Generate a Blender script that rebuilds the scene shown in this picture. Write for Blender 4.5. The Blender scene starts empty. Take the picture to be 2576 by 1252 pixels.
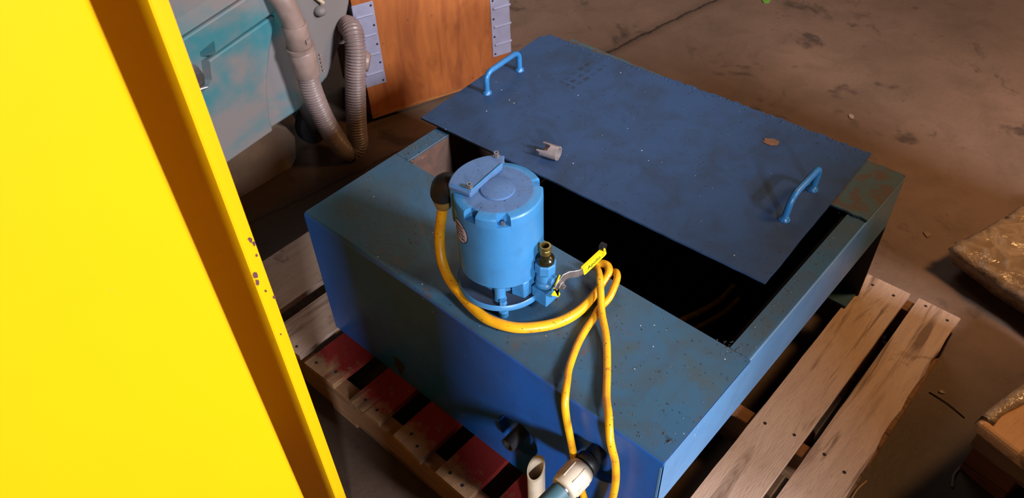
import bpy, bmesh, math, random
from mathutils import Vector, Matrix, noise
random.seed(7)
PI = math.pi
S = bpy.context.scene
COL = S.collection

# ------------------------------------------------------------------ camera
cam_d = bpy.data.cameras.new('camera')
cam = bpy.data.objects.new('camera', cam_d)
COL.objects.link(cam)
S.camera = cam
CAM = Vector((1.32129, -0.681855, 1.775922))
RX = Vector((0.74315925, 0.66826421, -0.03372353))
RD = Vector((0.44933591, -0.53577053, -0.71487564))
RF = Vector((-0.49579387, 0.51611325, -0.69843794))
m = Matrix.Identity(4)
for i in range(3):
    m[i][0] = RX[i]; m[i][1] = -RD[i]; m[i][2] = -RF[i]; m[i][3] = CAM[i]
cam.matrix_world = m
cam_d.sensor_width = 36.0
cam_d.sensor_fit = 'HORIZONTAL'
cam_d.lens = 2015.36 / 2576 * 36
cam_d.clip_start = 0.02
cam_d.dof.use_dof = True
cam_d.dof.focus_distance = 1.7
cam_d.dof.aperture_fstop = 6.5

# ------------------------------------------------------------------ light
S.view_settings.view_transform = 'Standard'
S.view_settings.look = 'None'
S.view_settings.gamma = 1.0
S.view_settings.use_curve_mapping = False
S.view_settings.exposure = 0.0

W = bpy.data.worlds.new('hall_air')
S.world = W
W.use_nodes = True
bg = W.node_tree.nodes['Background']
bg.inputs[0].default_value = (1.0, 0.74, 0.58, 1)
bg.inputs[1].default_value = 0.006

def area(name, loc, target, sx, sy, power, col, spread=180):
    l = bpy.data.lights.new(name, 'AREA')
    l.shape = 'RECTANGLE'; l.size = sx; l.size_y = sy
    l.energy = power; l.color = col; l.spread = math.radians(spread)
    o = bpy.data.objects.new(name, l); COL.objects.link(o)
    o.location = loc
    d = Vector(target) - Vector(loc)
    o.rotation_euler = d.to_track_quat('-Z', 'Y').to_euler()
    return o
# daylight comes through two doorways on the right: one behind the camera, one further along the wall
DOOR = Vector((7.51, -4.65, 3.18))
area('doorway_daylight', DOOR, (0.5, 0.2, 0.5), 0.7, 1.0, 88, (0.90, 0.94, 1.0), 60)
area('side_doorway_daylight', (6.6, 1.25, 4.3), (0.0, 0.4, 0.5), 1.0, 1.2, 88, (0.95, 0.93, 1.0), 60)
area('roof_skylight', (-2.2, 3.7, 4.7), (0.2, 0.8, 0.3), 3.0, 2.0, 40, (1.0, 0.93, 0.88))
area('hall_lamp', (2.0, 2.1, 2.4), (1.1, 1.1, 0.0), 0.5, 0.5, 42, (1.0, 0.53, 0.20))

# ------------------------------------------------------------------ helpers
def lin(c):
    def f(v):
        v = v / 255.0
        return v / 12.92 if v <= 0.04045 else ((v + 0.055) / 1.055) ** 2.4
    return (f(c[0]), f(c[1]), f(c[2]), 1.0)

class NT:
    def __init__(s, name):
        s.m = bpy.data.materials.new(name); s.m.use_nodes = True
        s.t = s.m.node_tree; s.b = s.t.nodes['Principled BSDF']
        s.tc = s.n('ShaderNodeTexCoord')
    def n(s, t, **k):
        x = s.t.nodes.new(t)
        for a, v in k.items(): setattr(x, a, v)
        return x
    def l(s, a, b): s.t.links.new(a, b)
    def co(s, scale=(1, 1, 1), rot=(0, 0, 0), loc=(0, 0, 0), space='Object'):
        mp = s.n('ShaderNodeMapping')
        mp.inputs['Scale'].default_value = scale; mp.inputs['Rotation'].default_value = rot
        mp.inputs['Location'].default_value = loc
        s.l(s.tc.outputs[space], mp.inputs['Vector']); return mp.outputs[0]
    def noise(s, scale, detail=4, rough=0.55, vec=None, dist=0.0):
        x = s.n('ShaderNodeTexNoise'); x.inputs['Scale'].default_value = scale
        x.inputs['Detail'].default_value = detail; x.inputs['Roughness'].default_value = rough
        x.inputs['Distortion'].default_value = dist
        s.l(vec if vec is not None else s.tc.outputs['Object'], x.inputs['Vector'])
        return x.outputs['Fac']
    def voro(s, scale, vec=None):
        x = s.n('ShaderNodeTexVoronoi'); x.inputs['Scale'].default_value = scale
        s.l(vec if vec is not None else s.tc.outputs['Object'], x.inputs['Vector'])
        return x.outputs['Distance']
    def ramp(s, fac, lo, hi):
        x = s.n('ShaderNodeMapRange'); x.inputs['From Min'].default_value = lo; x.inputs['From Max'].default_value = hi
        s.l(fac, x.inputs['Value']); return x.outputs[0]
    def math(s, op, a, b):
        x = s.n('ShaderNodeMath', operation=op)
        for i, v in enumerate((a, b)):
            if isinstance(v, (int, float)): x.inputs[i].default_value = v
            else: s.l(v, x.inputs[i])
        return x.outputs[0]
    def mix(s, fac, a, b):
        x = s.n('ShaderNodeMix', data_type='RGBA')
        if isinstance(fac, (int, float)): x.inputs[0].default_value = fac
        else: s.l(fac, x.inputs[0])
        for i, v in ((6, a), (7, b)):
            if isinstance(v, tuple): x.inputs[i].default_value = v
            else: s.l(v, x.inputs[i])
        return x.outputs[2]
    def axis(s, k):
        x = s.n('ShaderNodeSeparateXYZ'); s.l(s.tc.outputs['Object'], x.inputs[0]); return x.outputs[k]
    def fin(s, col, rough=0.5, metal=0.0, bump=None, bs=0.2, bd=0.01, spec=None):
        if isinstance(col, tuple): s.b.inputs['Base Color'].default_value = col
        else: s.l(col, s.b.inputs['Base Color'])
        if isinstance(rough, (int, float)): s.b.inputs['Roughness'].default_value = rough
        else: s.l(rough, s.b.inputs['Roughness'])
        if isinstance(metal, (int, float)): s.b.inputs['Metallic'].default_value = metal
        else: s.l(metal, s.b.inputs['Metallic'])
        if spec is not None: s.b.inputs['Specular IOR Level'].default_value = spec
        if bump is not None:
            x = s.n('ShaderNodeBump'); x.inputs['Strength'].default_value = bs; x.inputs['Distance'].default_value = bd
            s.l(bump, x.inputs['Height']); s.l(x.outputs[0], s.b.inputs['Normal'])
        return s.m

def plain(name, c, rough=0.5, metal=0.0, var=0.25, scale=30, spec=None):
    t = NT(name); n = t.noise(scale)
    d = tuple(v * (1 - var) for v in lin(c)[:3]) + (1,)
    return t.fin(t.mix(t.ramp(n, .3, .7), d, lin(c)), rough, metal, n, 0.08, 0.004, spec)

def paint(name, base, alt, patch, rust, dirt=0.5, fleck=0.06, rough=0.42, rust_amt=0.68, chips=True, scale=1.0, spec=0.5, stain=(46, 52, 60)):
    """old machine enamel: two tones of paint, oily patches, rust blotches, dark flecks, bright chips"""
    t = NT(name)
    a = t.noise(3.0 * scale, 5, .6)
    c = t.mix(t.ramp(a, .38, .66), lin(base), lin(alt))
    b = t.noise(9.0 * scale, 6, .65, dist=.6)
    c = t.mix(t.math('MULTIPLY', t.ramp(b, .44, .66), dirt), c, lin(patch))
    b2 = t.noise(5.0 * scale, 5, .7, t.co(loc=(9, 3, 2)), 1.0)
    c = t.mix(t.math('MULTIPLY', t.ramp(b2, .52, .70), dirt * .8), c, lin(stain))
    r = t.noise(13.0 * scale, 8, .7, t.co(loc=(3.1, 1.7, .4)), .3)
    c = t.mix(t.math('MULTIPLY', t.ramp(r, rust_amt, rust_amt + .05), .8), c, lin(rust))
    v = t.voro(55 * scale); 
    n2 = t.noise(22, 2)
    f = t.math('MULTIPLY', t.math('LESS_THAN', v, fleck * 1.7), t.math('GREATER_THAN', n2, .5))
    c = t.mix(t.math('MULTIPLY', f, .8), c, lin((22, 24, 30)))
    h = a
    rr = t.math('ADD', t.math('MULTIPLY', b, .25), rough - .12)
    if chips:
        v2 = t.voro(34 * scale, t.co(loc=(5, 2, 1)))
        f2 = t.math('MULTIPLY', t.math('LESS_THAN', v2, .05), t.math('GREATER_THAN', r, .52))
        c = t.mix(f2, c, lin((205, 205, 200)))
    return t.fin(c, rr, 0.0, t.noise(60 * scale, 3), .10, .003, spec)

def new_bm(): return bmesh.new()
def place(bm, M):
    bmesh.ops.transform(bm, matrix=M, verts=bm.verts)
def obj(name, bm, mats, parent=None, smooth=False, bev=0.0, seg=2, angle=35, loc=None):
    bmesh.ops.recalc_face_normals(bm, faces=bm.faces)
    me = bpy.data.meshes.new(name); bm.to_mesh(me); bm.free()
    for x in (mats if isinstance(mats, (list, tuple)) else [mats]): me.materials.append(x)
    if smooth:
        for p in me.polygons: p.use_smooth = True
        if hasattr(me, 'set_sharp_from_angle'): me.set_sharp_from_angle(angle=math.radians(angle))
    o = bpy.data.objects.new(name, me); COL.objects.link(o)
    if parent is not None: o.parent = parent
    if loc: o.location = loc
    if bev > 0:
        b = o.modifiers.new('bevel', 'BEVEL'); b.width = bev; b.segments = seg
        b.limit_method = 'ANGLE'; b.angle_limit = math.radians(40)
    return o
def tag(o, label, cat, group=None, kind=None):
    o['label'] = label; o['category'] = cat
    if group: o['group'] = group
    if kind: o['kind'] = kind
    return o
def thing(name, label, cat, loc=(0, 0, 0), rz=0, group=None):
    o = bpy.data.objects.new(name, None); COL.objects.link(o); o.empty_display_size = .05
    o.location = loc; o.rotation_euler = (0, 0, rz)
    return tag(o, label, cat, group)
def box(bm, lo, hi, mi=0, M=None):
    vs = [bm.verts.new((x, y, z)) for z in (lo[2], hi[2]) for y in (lo[1], hi[1]) for x in (lo[0], hi[0])]
    if M is not None:
        for v in vs: v.co = M @ v.co
    for f in ((0, 2, 3, 1), (4, 5, 7, 6), (0, 1, 5, 4), (2, 6, 7, 3), (0, 4, 6, 2), (1, 3, 7, 5)):
        bm.faces.new([vs[i] for i in f]).material_index = mi
    return vs
def prism(bm, poly, d0, d1, axis='z', mi=0):
    """extrude a 2d outline; axis tells which coordinate is the extrusion"""
    def P(a, b, d):
        return {'z': (a, b, d), 'x': (d, a, b), 'y': (a, d, b)}[axis]
    lo = [bm.verts.new(P(a, b, d0)) for a, b in poly]; hi = [bm.verts.new(P(a, b, d1)) for a, b in poly]
    n = len(poly)
    bm.faces.new(lo[::-1]).material_index = mi; bm.faces.new(hi).material_index = mi
    for i in range(n):
        bm.faces.new((lo[i], lo[(i + 1) % n], hi[(i + 1) % n], hi[i])).material_index = mi
def frame_of(d):
    d = Vector(d).normalized()
    a = Vector((0, 0, 1)) if abs(d.z) < .9 else Vector((1, 0, 0))
    x = d.cross(a).normalized(); y = d.cross(x).normalized()
    return x, y, d
def lathe(bm, p0, d, prof, seg=32, mi=0, cap=True, phase=0.0):
    """profile list of (radius, distance along d)"""
    x, y, z = frame_of(d); p0 = Vector(p0); rings = []
    for r, h in prof:
        rings.append([bm.verts.new(p0 + z * h + (x * math.cos(2 * PI * k / seg + phase) + y * math.sin(2 * PI * k / seg + phase)) * r) for k in range(seg)])
    for a, b in zip(rings, rings[1:]):
        for k in range(seg):
            bm.faces.new((a[k], a[(k + 1) % seg], b[(k + 1) % seg], b[k])).material_index = mi
    if cap:
        bm.faces.new(rings[0][::-1]).material_index = mi; bm.faces.new(rings[-1]).material_index = mi
def hollow(bm, p0, d, ro, ri, h, seg=32, mi=0, depth=None, lip=0.0):
    depth = h if depth is None else depth
    lathe(bm, p0, d, [(ri, h - depth), (ri, h), (ro, h), (ro, 0)], seg, mi, False)
    x, y, z = frame_of(d); p = Vector(p0) + z * (h - depth)
    bm.faces.new([bm.verts.new(p + (x * math.cos(2 * PI * k / seg) + y * math.sin(2 * PI * k / seg)) * ri) for k in range(seg)]).material_index = mi
def crom(pts, n=10):
    P = [Vector(p) for p in pts]; out = []
    for i in range(len(P) - 1):
        a = P[i - 1] if i else P[0] * 2 - P[1]; b = P[i]; c = P[i + 1]
        d = P[i + 2] if i + 2 < len(P) else P[-1] * 2 - P[-2]
        for k in range(n):
            t = k / n
            out.append(.5 * ((2 * b) + (c - a) * t + (2 * a - 5 * b + 4 * c - d) * t * t + (3 * b - a - 3 * c + d) * t ** 3))
    out.append(P[-1]); return out
def resample(pts, step):
    P = [Vector(p) for p in pts]; out = [P[0].copy()]; acc = 0.0
    for a, b in zip(P, P[1:]):
        L = (b - a).length
        if L == 0: continue
        t = step - acc
        while t <= L:
            out.append(a.lerp(b, t / L)); t += step
        acc = L - (t - step)
    return out
def tube(bm, pts, rad, seg=14, mi=0):
    P = [Vector(p) for p in pts]; n = len(P)
    R = rad if callable(rad) else (lambda i: rad)
    t0 = (P[1] - P[0]).normalized(); x, y, _ = frame_of(t0); prev = t0; rings = []
    for i in range(n):
        t = (P[min(i + 1, n - 1)] - P[max(i - 1, 0)]).normalized()
        q = prev.rotation_difference(t); x = q @ x; y = q @ y; prev = t
        r = R(i)
        rings.append([bm.verts.new(P[i] + (x * math.cos(2 * PI * k / seg) + y * math.sin(2 * PI * k / seg)) * r) for k in range(seg)])
    for a, b in zip(rings, rings[1:]):
        for k in range(seg): bm.faces.new((a[k], a[(k + 1) % seg], b[(k + 1) % seg], b[k])).material_index = mi
    bm.faces.new(rings[0][::-1]).material_index = mi; bm.faces.new(rings[-1]).material_index = mi
def ball(bm, c, r, mi=0, sc=(1, 1, 1), seg=16):
    g = bmesh.ops.create_uvsphere(bm, u_segments=seg, v_segments=seg // 2, radius=r)
    for v in g['verts']: v.co = Vector((v.co.x * sc[0], v.co.y * sc[1], v.co.z * sc[2])) + Vector(c)
    for f in {f for v in g['verts'] for f in v.link_faces}: f.material_index = mi
def text_into(bm, body, size, M, mi, depth=0.0002):
    cu = bpy.data.curves.new('lettering', 'FONT'); cu.body = body; cu.size = size
    cu.align_x = 'CENTER'; cu.align_y = 'CENTER'; cu.extrude = depth
    o = bpy.data.objects.new('lettering', cu); COL.objects.link(o)
    bpy.context.view_layer.update()
    me = bpy.data.meshes.new_from_object(o.evaluated_get(bpy.context.evaluated_depsgraph_get()))
    k = len(bm.verts); kf = len(bm.faces)
    bm.from_mesh(me); bm.verts.ensure_lookup_table(); bm.faces.ensure_lookup_table()
    for v in bm.verts[k:]:
        v.co = M(v.co) if callable(M) else M @ v.co
    for f in bm.faces[kf:]: f.material_index = mi
    bpy.data.objects.remove(o); bpy.data.curves.remove(cu); bpy.data.meshes.remove(me)
def cut(target, cutters):
    """cut real holes, then keep the plain mesh"""
    for c in cutters:
        md = target.modifiers.new('cut', 'BOOLEAN'); md.operation = 'DIFFERENCE'; md.object = c; md.solver = 'EXACT'
    bpy.context.view_layer.update()
    me = bpy.data.meshes.new_from_object(target.evaluated_get(bpy.context.evaluated_depsgraph_get()))
    target.modifiers.clear(); old = target.data; target.data = me; me.name = old.name
    bpy.data.meshes.remove(old)
    for c in cutters: bpy.data.objects.remove(c)

# ------------------------------------------------------------------ materials
M = {}
M['tank_top'] = paint('dusty_blue_enamel', (44, 82, 106), (42, 80, 116), (58, 70, 72), (84, 64, 56), .7, .05, .42, .61, stain=(54, 62, 70))
M['tank_side'] = paint('blue_enamel', (24, 84, 162), (28, 88, 166), (21, 64, 132), (70, 50, 44), .35, .035, .38, .76)
M['apron'] = paint('sky_blue_enamel', (76, 128, 172), (70, 122, 168), (62, 108, 152), (80, 60, 52), .3, .03, .34, .77)
M['lid'] = lid0 = paint('slate_blue_enamel', (42, 66, 102), (40, 66, 102), (40, 52, 68), (70, 62, 64), .6, .055, .52, .70, spec=.3, stain=(36, 46, 62))
def sole_print(m):
    """faint dark tread blocks stamped on the lid by a dirty boot"""
    nt = m.node_tree; b = nt.nodes['Principled BSDF']; src = b.inputs['Base Color'].links[0].from_socket
    t = NT.__new__(NT); t.m = m; t.t = nt; t.b = b; t.tc = t.n('ShaderNodeTexCoord')
    x = t.axis(0); y = t.axis(1)
    u = t.math('MULTIPLY', t.math('SUBTRACT', x, .120), 1.0); v = t.math('SUBTRACT', y, .835)
    def blk(a, per, duty): return t.math('LESS_THAN', t.math('FRACT', t.math('DIVIDE', a, per), 0), duty)
    f = t.math('MULTIPLY', blk(u, .021, .62), blk(v, .030, .66))
    ins = t.math('MULTIPLY', t.math('LESS_THAN', t.math('ABSOLUTE', t.math('SUBTRACT', u, .03), 0), .032), t.math('LESS_THAN', t.math('ABSOLUTE', t.math('SUBTRACT', v, .02), 0), .075))
    f = t.math('MULTIPLY', t.math('MULTIPLY', f, ins), t.ramp(t.noise(28, 3), .40, .60))
    c = t.mix(t.math('MULTIPLY', f, .7), src, lin((34, 40, 48)))
    nt.links.new(c, b.inputs['Base Color'])
sole_print(M['lid'])
M['handle'] = paint('handle_blue', (40, 108, 164), (38, 102, 158), (36, 76, 118), (90, 70, 60), .35, .02, .34, .78, False, 3)
M['motor'] = paint('motor_blue', (54, 120, 172), (58, 124, 176), (58, 104, 148), (90, 70, 60), .25, .035, .36, .80, False, 2.2)
M['motor_top'] = paint('dusty_motor_blue', (70, 104, 150), (74, 106, 148), (82, 98, 130), (110, 80, 70), .45, .055, .45, .78, False, 2.2)
M['rust'] = paint('rusty_inner_steel', (96, 72, 62), (106, 78, 68), (76, 56, 48), (124, 100, 88), .6, .05, .7, .62, False, 2)
M['dark'] = plain('oily_dark_steel', (20, 18, 17), .75)
M['interior'] = plain('shaded_interior_black', (13, 11, 10), .95, spec=.1)  # shade under the lid put into a near-black colour
M['black'] = plain('black_rubber', (24, 23, 26), .5)
M['steel'] = plain('worn_zinc', (150, 148, 150), .38, .8, .3, 60)
M['brass'] = plain('brass', (150, 128, 70), .3, .85, .3, 60)
M['grease'] = plain('oily_brass', (46, 44, 26), .22, .5, .5, 90)
M['pvc'] = plain('white_plastic_pipe', (214, 196, 172), .45, 0, .25, 25)
M['teal'] = plain('teal_hose_rubber', (72, 108, 118), .5, 0, .25, 25)
M['galv'] = plain('galvanised_sheet', (150, 152, 178), .55, .15, .18, 25)
M['stub'] = plain('grey_pipe_steel', (78, 72, 74), .5, .4, .35, 50)

def cord_mat():
    t = NT('yellow_cord_jacket'); n = t.noise(26, 4)
    c = t.mix(t.ramp(n, .45, .8), lin((232, 166, 22)), lin((196, 124, 26)))
    v = t.voro(90); c = t.mix(t.math('MULTIPLY', t.math('LESS_THAN', v, .13), .8), c, lin((50, 34, 16)))
    s = t.noise(40, 3, .6, t.co(loc=(2, 2, 2))); c = t.mix(t.math('MULTIPLY', t.ramp(s, .66, .72), .6), c, lin((120, 66, 30)))
    return t.fin(c, .36, 0, n, .05, .003)
M['cord'] = cord_mat()
def cab_mat():
    t = NT('yellow_cabinet_enamel')
    n = t.noise(14, 6, .7, t.co(scale=(1, 1, .35)))
    c = t.mix(t.ramp(t.noise(2), .3, .7), lin((228, 174, 1)), lin((224, 169, 1)))
    c = t.mix(t.math('MULTIPLY', t.ramp(n, .66, .76), .45), c, lin((150, 120, 60)))
    return t.fin(c, .48, 0, t.noise(80, 2), .02, .002, .3)
M['yellow'] = cab_mat()
M['chip'] = plain('bare_primer_chip', (96, 60, 66), .7)
def sleeve_mat():
    t = NT('yellow_vinyl_sleeve'); n = t.noise(90, 5, .7)
    c = t.mix(t.ramp(n, .60, .66), lin((244, 212, 20)), lin((176, 150, 110)))
    return t.fin(c, .4, 0, n, .08, .002)
M['sleeve'] = sleeve_mat()
M['ink'] = plain('black_ink', (22, 18, 20), .6)
M['navy'] = plain('navy_ink', (30, 30, 74), .6)
M['label'] = plain('sticker_paper', (206, 190, 200), .55)

def wood(name, a, b, knot, axis='y', red=None, dark=.5, front=-0.2):
    t = NT(name)
    oi = t.n('ShaderNodeObjectInfo')
    sc = {'y': (16, 1.6, 16), 'x': (1.6, 16, 16), 'z': (14, 14, 1.4)}[axis]
    mp = t.n('ShaderNodeMapping'); mp.inputs['Scale'].default_value = sc
    t.l(t.tc.outputs['Object'], mp.inputs['Vector'])
    ad = t.n('ShaderNodeVectorMath', operation='ADD'); t.l(mp.outputs[0], ad.inputs[0])
    mu = t.n('ShaderNodeVectorMath', operation='SCALE'); mu.inputs[0].default_value = (7, 5, 3); t.l(oi.outputs['Random'], mu.inputs['Scale'])
    t.l(mu.outputs[0], ad.inputs[1])
    g = t.noise(4, 8, .65, ad.outputs[0], .4); blot = t.noise(1.1, 4, .6, ad.outputs[0], 1.2)
    c = t.mix(t.ramp(g, .3, .72), lin(a), lin(b))
    fine = t.noise(22, 3, .6, ad.outputs[0])
    c = t.mix(t.math('MULTIPLY', t.ramp(fine, .55, .8), .35), c, lin(knot))
    k = t.noise(7, 5, .7, t.co(loc=(1, 4, 2)), .8)
    c = t.mix(t.math('MULTIPLY', t.ramp(k, .62, .70), dark), c, lin(knot))
    c = t.mix(t.math('MULTIPLY', t.ramp(blot, .545, .65), dark * 1.4), c, lin(knot))
    if red:
        y = t.axis(1); nz = t.noise(14, 5, .7)
        w = t.math('ADD', y, t.math('MULTIPLY', t.math('SUBTRACT', nz, .5), .16))
        f = t.math('MULTIPLY', t.ramp(w, -.105, -.07), t.math('SUBTRACT', 1.0, t.ramp(w, .05, .12)))
        f = t.math('MULTIPLY', f, t.ramp(t.noise(18, 6, .75), .26, .42))
        c = t.mix(t.math('MULTIPLY', f, .92), c, lin(red))
    return t.fin(c, .78, 0, fine, .25, .004, .25)
M['board'] = wood('pallet_pine', (176, 150, 134), (194, 168, 150), (74, 48, 36), 'y')
M['board_red'] = wood('red_sprayed_pine', (128, 98, 70), (146, 112, 80), (60, 40, 30), 'y', (126, 12, 18))
M['stringer'] = wood('stringer_pine', (118, 86, 62), (138, 102, 72), (54, 36, 28), 'x')
def ply():
    t = NT('varnished_plywood')
    g = t.noise(3.2, 8, .6, t.co(scale=(7, 7, 1.1)), 1.2)
    c = t.mix(t.ramp(g, .3, .75), lin((166, 96, 42)), lin((128, 66, 28)))
    k = t.noise(5, 5, .6, t.co(scale=(1.6, 1.6, 1), loc=(4, 2, 1)), 1.0)
    c = t.mix(t.math('MULTIPLY', t.ramp(k, .54, .72), .55), c, lin((104, 48, 22)))
    v = t.voro(24, t.co(scale=(1, 1, .5))); c = t.mix(t.math('MULTIPLY', t.math('LESS_THAN', v, .06), .6), c, lin((70, 34, 20)))
    return t.fin(c, .55, 0, g, .08, .003)
M['ply'] = ply()
M['ply_edge'] = wood('plywood_edge', (170, 112, 62), (140, 84, 44), (70, 42, 26), 'x')
def scrub():
    t = NT('dusty_teal_plastic')
    n = t.noise(3.0, 4, .55, t.co(scale=(1, 1, 1.5), rot=(.6, 0, 0), loc=(.3, .2, .5)), .4)
    d = t.noise(30, 4, .6)
    nn = t.math('ADD', n, t.math('MULTIPLY', t.math('SUBTRACT', d, .5), .12))
    c = t.mix(t.ramp(nn, .46, .66), lin((122, 118, 118)), lin((52, 118, 128)))
    v = t.voro(70); c = t.mix(t.math('MULTIPLY', t.math('LESS_THAN', v, .07), .4), c, lin((70, 66, 62)))
    return t.fin(c, .6, 0, d, .06, .003)
M['scrub'] = scrub()
M['hose'] = plain('dusty_grey_hose', (136, 120, 118), .38, 0, .28, 20)
M['hose_cuff'] = plain('dusty_hose_cuff', (150, 130, 122), .42, 0, .3, 26)
M['skirt'] = plain('dusty_brown_skirt', (86, 66, 48), .8, 0, .4, 12)
def floor_mat():
    t = NT('stained_concrete')
    a = t.noise(1.3, 8, .62); b = t.noise(6, 8, .65, None, .4); f = t.noise(60, 4, .6)
    c = t.mix(t.ramp(a, .32, .68), lin((104, 84, 70)), lin((132, 106, 90)))
    c = t.mix(t.math('MULTIPLY', t.ramp(b, .48, .72), .45), c, lin((88, 72, 60)))
    k = t.noise(4.5, 5, .6, t.co(loc=(3, 7, 0)), .3)
    c = t.mix(t.math('MULTIPLY', t.ramp(k, .60, .68), .75), c, lin((62, 50, 44)))
    k2 = t.noise(11, 5, .7, t.co(loc=(1, 2, 0)), .6)
    c = t.mix(t.math('MULTIPLY', t.ramp(k2, .62, .72), .6), c, lin((70, 54, 46)))
    c = t.mix(t.math('MULTIPLY', t.ramp(f, .60, .78), .22), c, lin((160, 136, 118)))
    # shade painted into the floor colour around the machines, fading towards the open floor
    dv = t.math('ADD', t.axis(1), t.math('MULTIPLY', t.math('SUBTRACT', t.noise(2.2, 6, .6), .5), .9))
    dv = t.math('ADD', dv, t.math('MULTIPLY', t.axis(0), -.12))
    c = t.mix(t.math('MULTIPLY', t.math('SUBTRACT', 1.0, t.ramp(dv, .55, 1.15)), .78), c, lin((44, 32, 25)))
    # a broken slab joint: line through (-.42,1.8) and (-.31,2.43)
    x = t.axis(0); y = t.axis(1); w = t.noise(9, 6, .7)
    d = t.math('ADD', t.math('SUBTRACT', x, t.math('MULTIPLY', y, .165)), .7165)
    d = t.math('ADD', d, t.math('MULTIPLY', t.math('SUBTRACT', w, .5), .055))
    ad = t.math('ABSOLUTE', d, 0)
    c = t.mix(t.math('SUBTRACT', 1.0, t.ramp(ad, .003, .009)), c, lin((34, 25, 20)))
    c = t.mix(t.math('MULTIPLY', t.math('SUBTRACT', 1.0, t.ramp(ad, .01, .05)), .4), c, lin((70, 54, 44)))
    return t.fin(c, t.math('ADD', t.math('MULTIPLY', a, .25), .5), 0, t.math('ADD', f, t.ramp(ad, 0, .02)), .25, .006, .35)
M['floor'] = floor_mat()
def film():
    t = NT('crinkled_plastic_wrap')
    n = t.noise(15, 5, .6, None, 1.5); v = t.voro(16)
    c = t.mix(t.ramp(n, .4, .7), lin((146, 124, 104)), lin((190, 168, 146)))
    return t.fin(c, .16, 0, t.math('ADD', n, v), .45, .02, .6)
M['film'] = film()
M['crate_top'] = wood('wrapped_brown_board', (214, 160, 108), (224, 174, 124), (110, 70, 40), 'y')
M['crate_top'].node_tree.nodes['Principled BSDF'].inputs['Coat Weight'].default_value = .8
M['crate_top'].node_tree.nodes['Principled BSDF'].inputs['Coat Roughness'].default_value = .15
M['block'] = wood('reddish_skid_wood', (120, 66, 46), (140, 84, 60), (60, 34, 26), 'x')
M['wall'] = plain('blocker_grey', (120, 112, 104), .9, 0, .2, 3)

# ------------------------------------------------------------------ setting
bm = new_bm(); box(bm, (-7, -6, -.12), (7, 9, 0))
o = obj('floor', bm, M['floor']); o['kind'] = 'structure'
# unseen wall slab, added so daylight reaches only the tank's near end
bm = new_bm()
q0 = Vector((3.05, -1.02, 0)); along = Vector((.45, .89, 0)).normalized(); th = Vector((along.y, -along.x, 0)) * .2
vs = []
for z in (0, 3.4):
    for p in (q0, q0 + along * .85, q0 + along * .85 + th, q0 + th): vs.append(bm.verts.new((p.x, p.y, z)))
for f in ((3, 2, 1, 0), (4, 5, 6, 7), (0, 1, 5, 4), (1, 2, 6, 5), (2, 3, 7, 6), (3, 0, 4, 7)): bm.faces.new([vs[i] for i in f])
o = obj('shade_wall_right', bm, M['wall']); o['kind'] = 'structure'
# unseen column, added in place of a person's shadow on the tank's front
bm = new_bm()
prism(bm, [(1.50, -.93), (1.68, -.93), (1.68, -.75), (1.50, -.75)], 0, 3.4)
o = obj('shade_column_1', bm, M['wall']); o['kind'] = 'structure'

# ------------------------------------------------------------------ pallet
pal = thing('wooden_pallet', 'large wooden pallet with red sprayed board ends under the blue tank', 'pallet')
ZP = .145
boards = [(-.36, -.165, 0), (-.12, .006, 0), (.032, .145, 1), (.211, .316, 1), (.368, .467, 1), (.515, .618, 1), (.668, .772, 1), (.825, .935, 1), (.985, 1.103, 0), (1.126, 1.238, 0)]
for i, (a, b, red) in enumerate(boards):
    bm = new_bm(); y0, y1 = -.13, 1.086; n = 26
    jit = .0006
    ring = []
    for k in range(n + 1):
        y = y0 + (y1 - y0) * k / n
        ja = random.uniform(-jit, jit); jb = random.uniform(-jit, jit)
        if i == 9 and y > .6: jb -= random.uniform(0, .006)
        sl = random.uniform(-.004, .004) if k in (0, n) else 0
        w = math.sin(y * 9 + i) * .0012
        ring.append([bm.verts.new((a + ja, y + sl, ZP - .019)), bm.verts.new((b + jb, y - sl, ZP - .019)), bm.verts.new((b + jb, y - sl, ZP - abs(w) * .5)), bm.verts.new((a + ja, y + sl, ZP - abs(w) * .5))])
    for p, q in zip(ring, ring[1:]):
        for k in range(4): bm.faces.new((p[k], p[(k + 1) % 4], q[(k + 1) % 4], q[k]))
    bm.faces.new(ring[0][::-1]); bm.faces.new(ring[-1])
    # nail heads sunk in the board
    for y in (-.105, .476, 1.06):
        for x in (a + .028, b - .028):
            lathe(bm, (x + random.uniform(-.006, .006), y + random.uniform(-.01, .01), ZP - .001), (0, 0, 1), [(.0045, 0), (.0045, .0012)], 10, 1)
    obj('deck_board', bm, [M['board_red'] if red else M['board'], M['dark']], pal, bev=.0015, seg=1)
for y in (-.125, .455, 1.042):
    bm = new_bm(); box(bm, (-.36, y, .02), (1.238, y + .04, ZP - .0195))
    obj('stringer', bm, M['stringer'], pal, bev=.002, seg=1)
for (a, b) in ((-.36, -.22), (.1, .2), (.55, .65), (1.0, 1.1), (1.14, 1.238)):
    bm = new_bm(); box(bm, (a, -.125, 0), (b, 1.085, .0195))
    obj('bottom_board', bm, M['stringer'], pal, bev=.002, seg=1)

# ------------------------------------------------------------------ blue tank
ZT = .552
tank = thing('steel_tank', 'blue square steel tank with open top on the wooden pallet', 'tank', (0, 0, ZP))
def T(o):                               # parts are modelled in place; keep the thing's base at the pallet
    o.location = (0, 0, -ZP); return o
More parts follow.
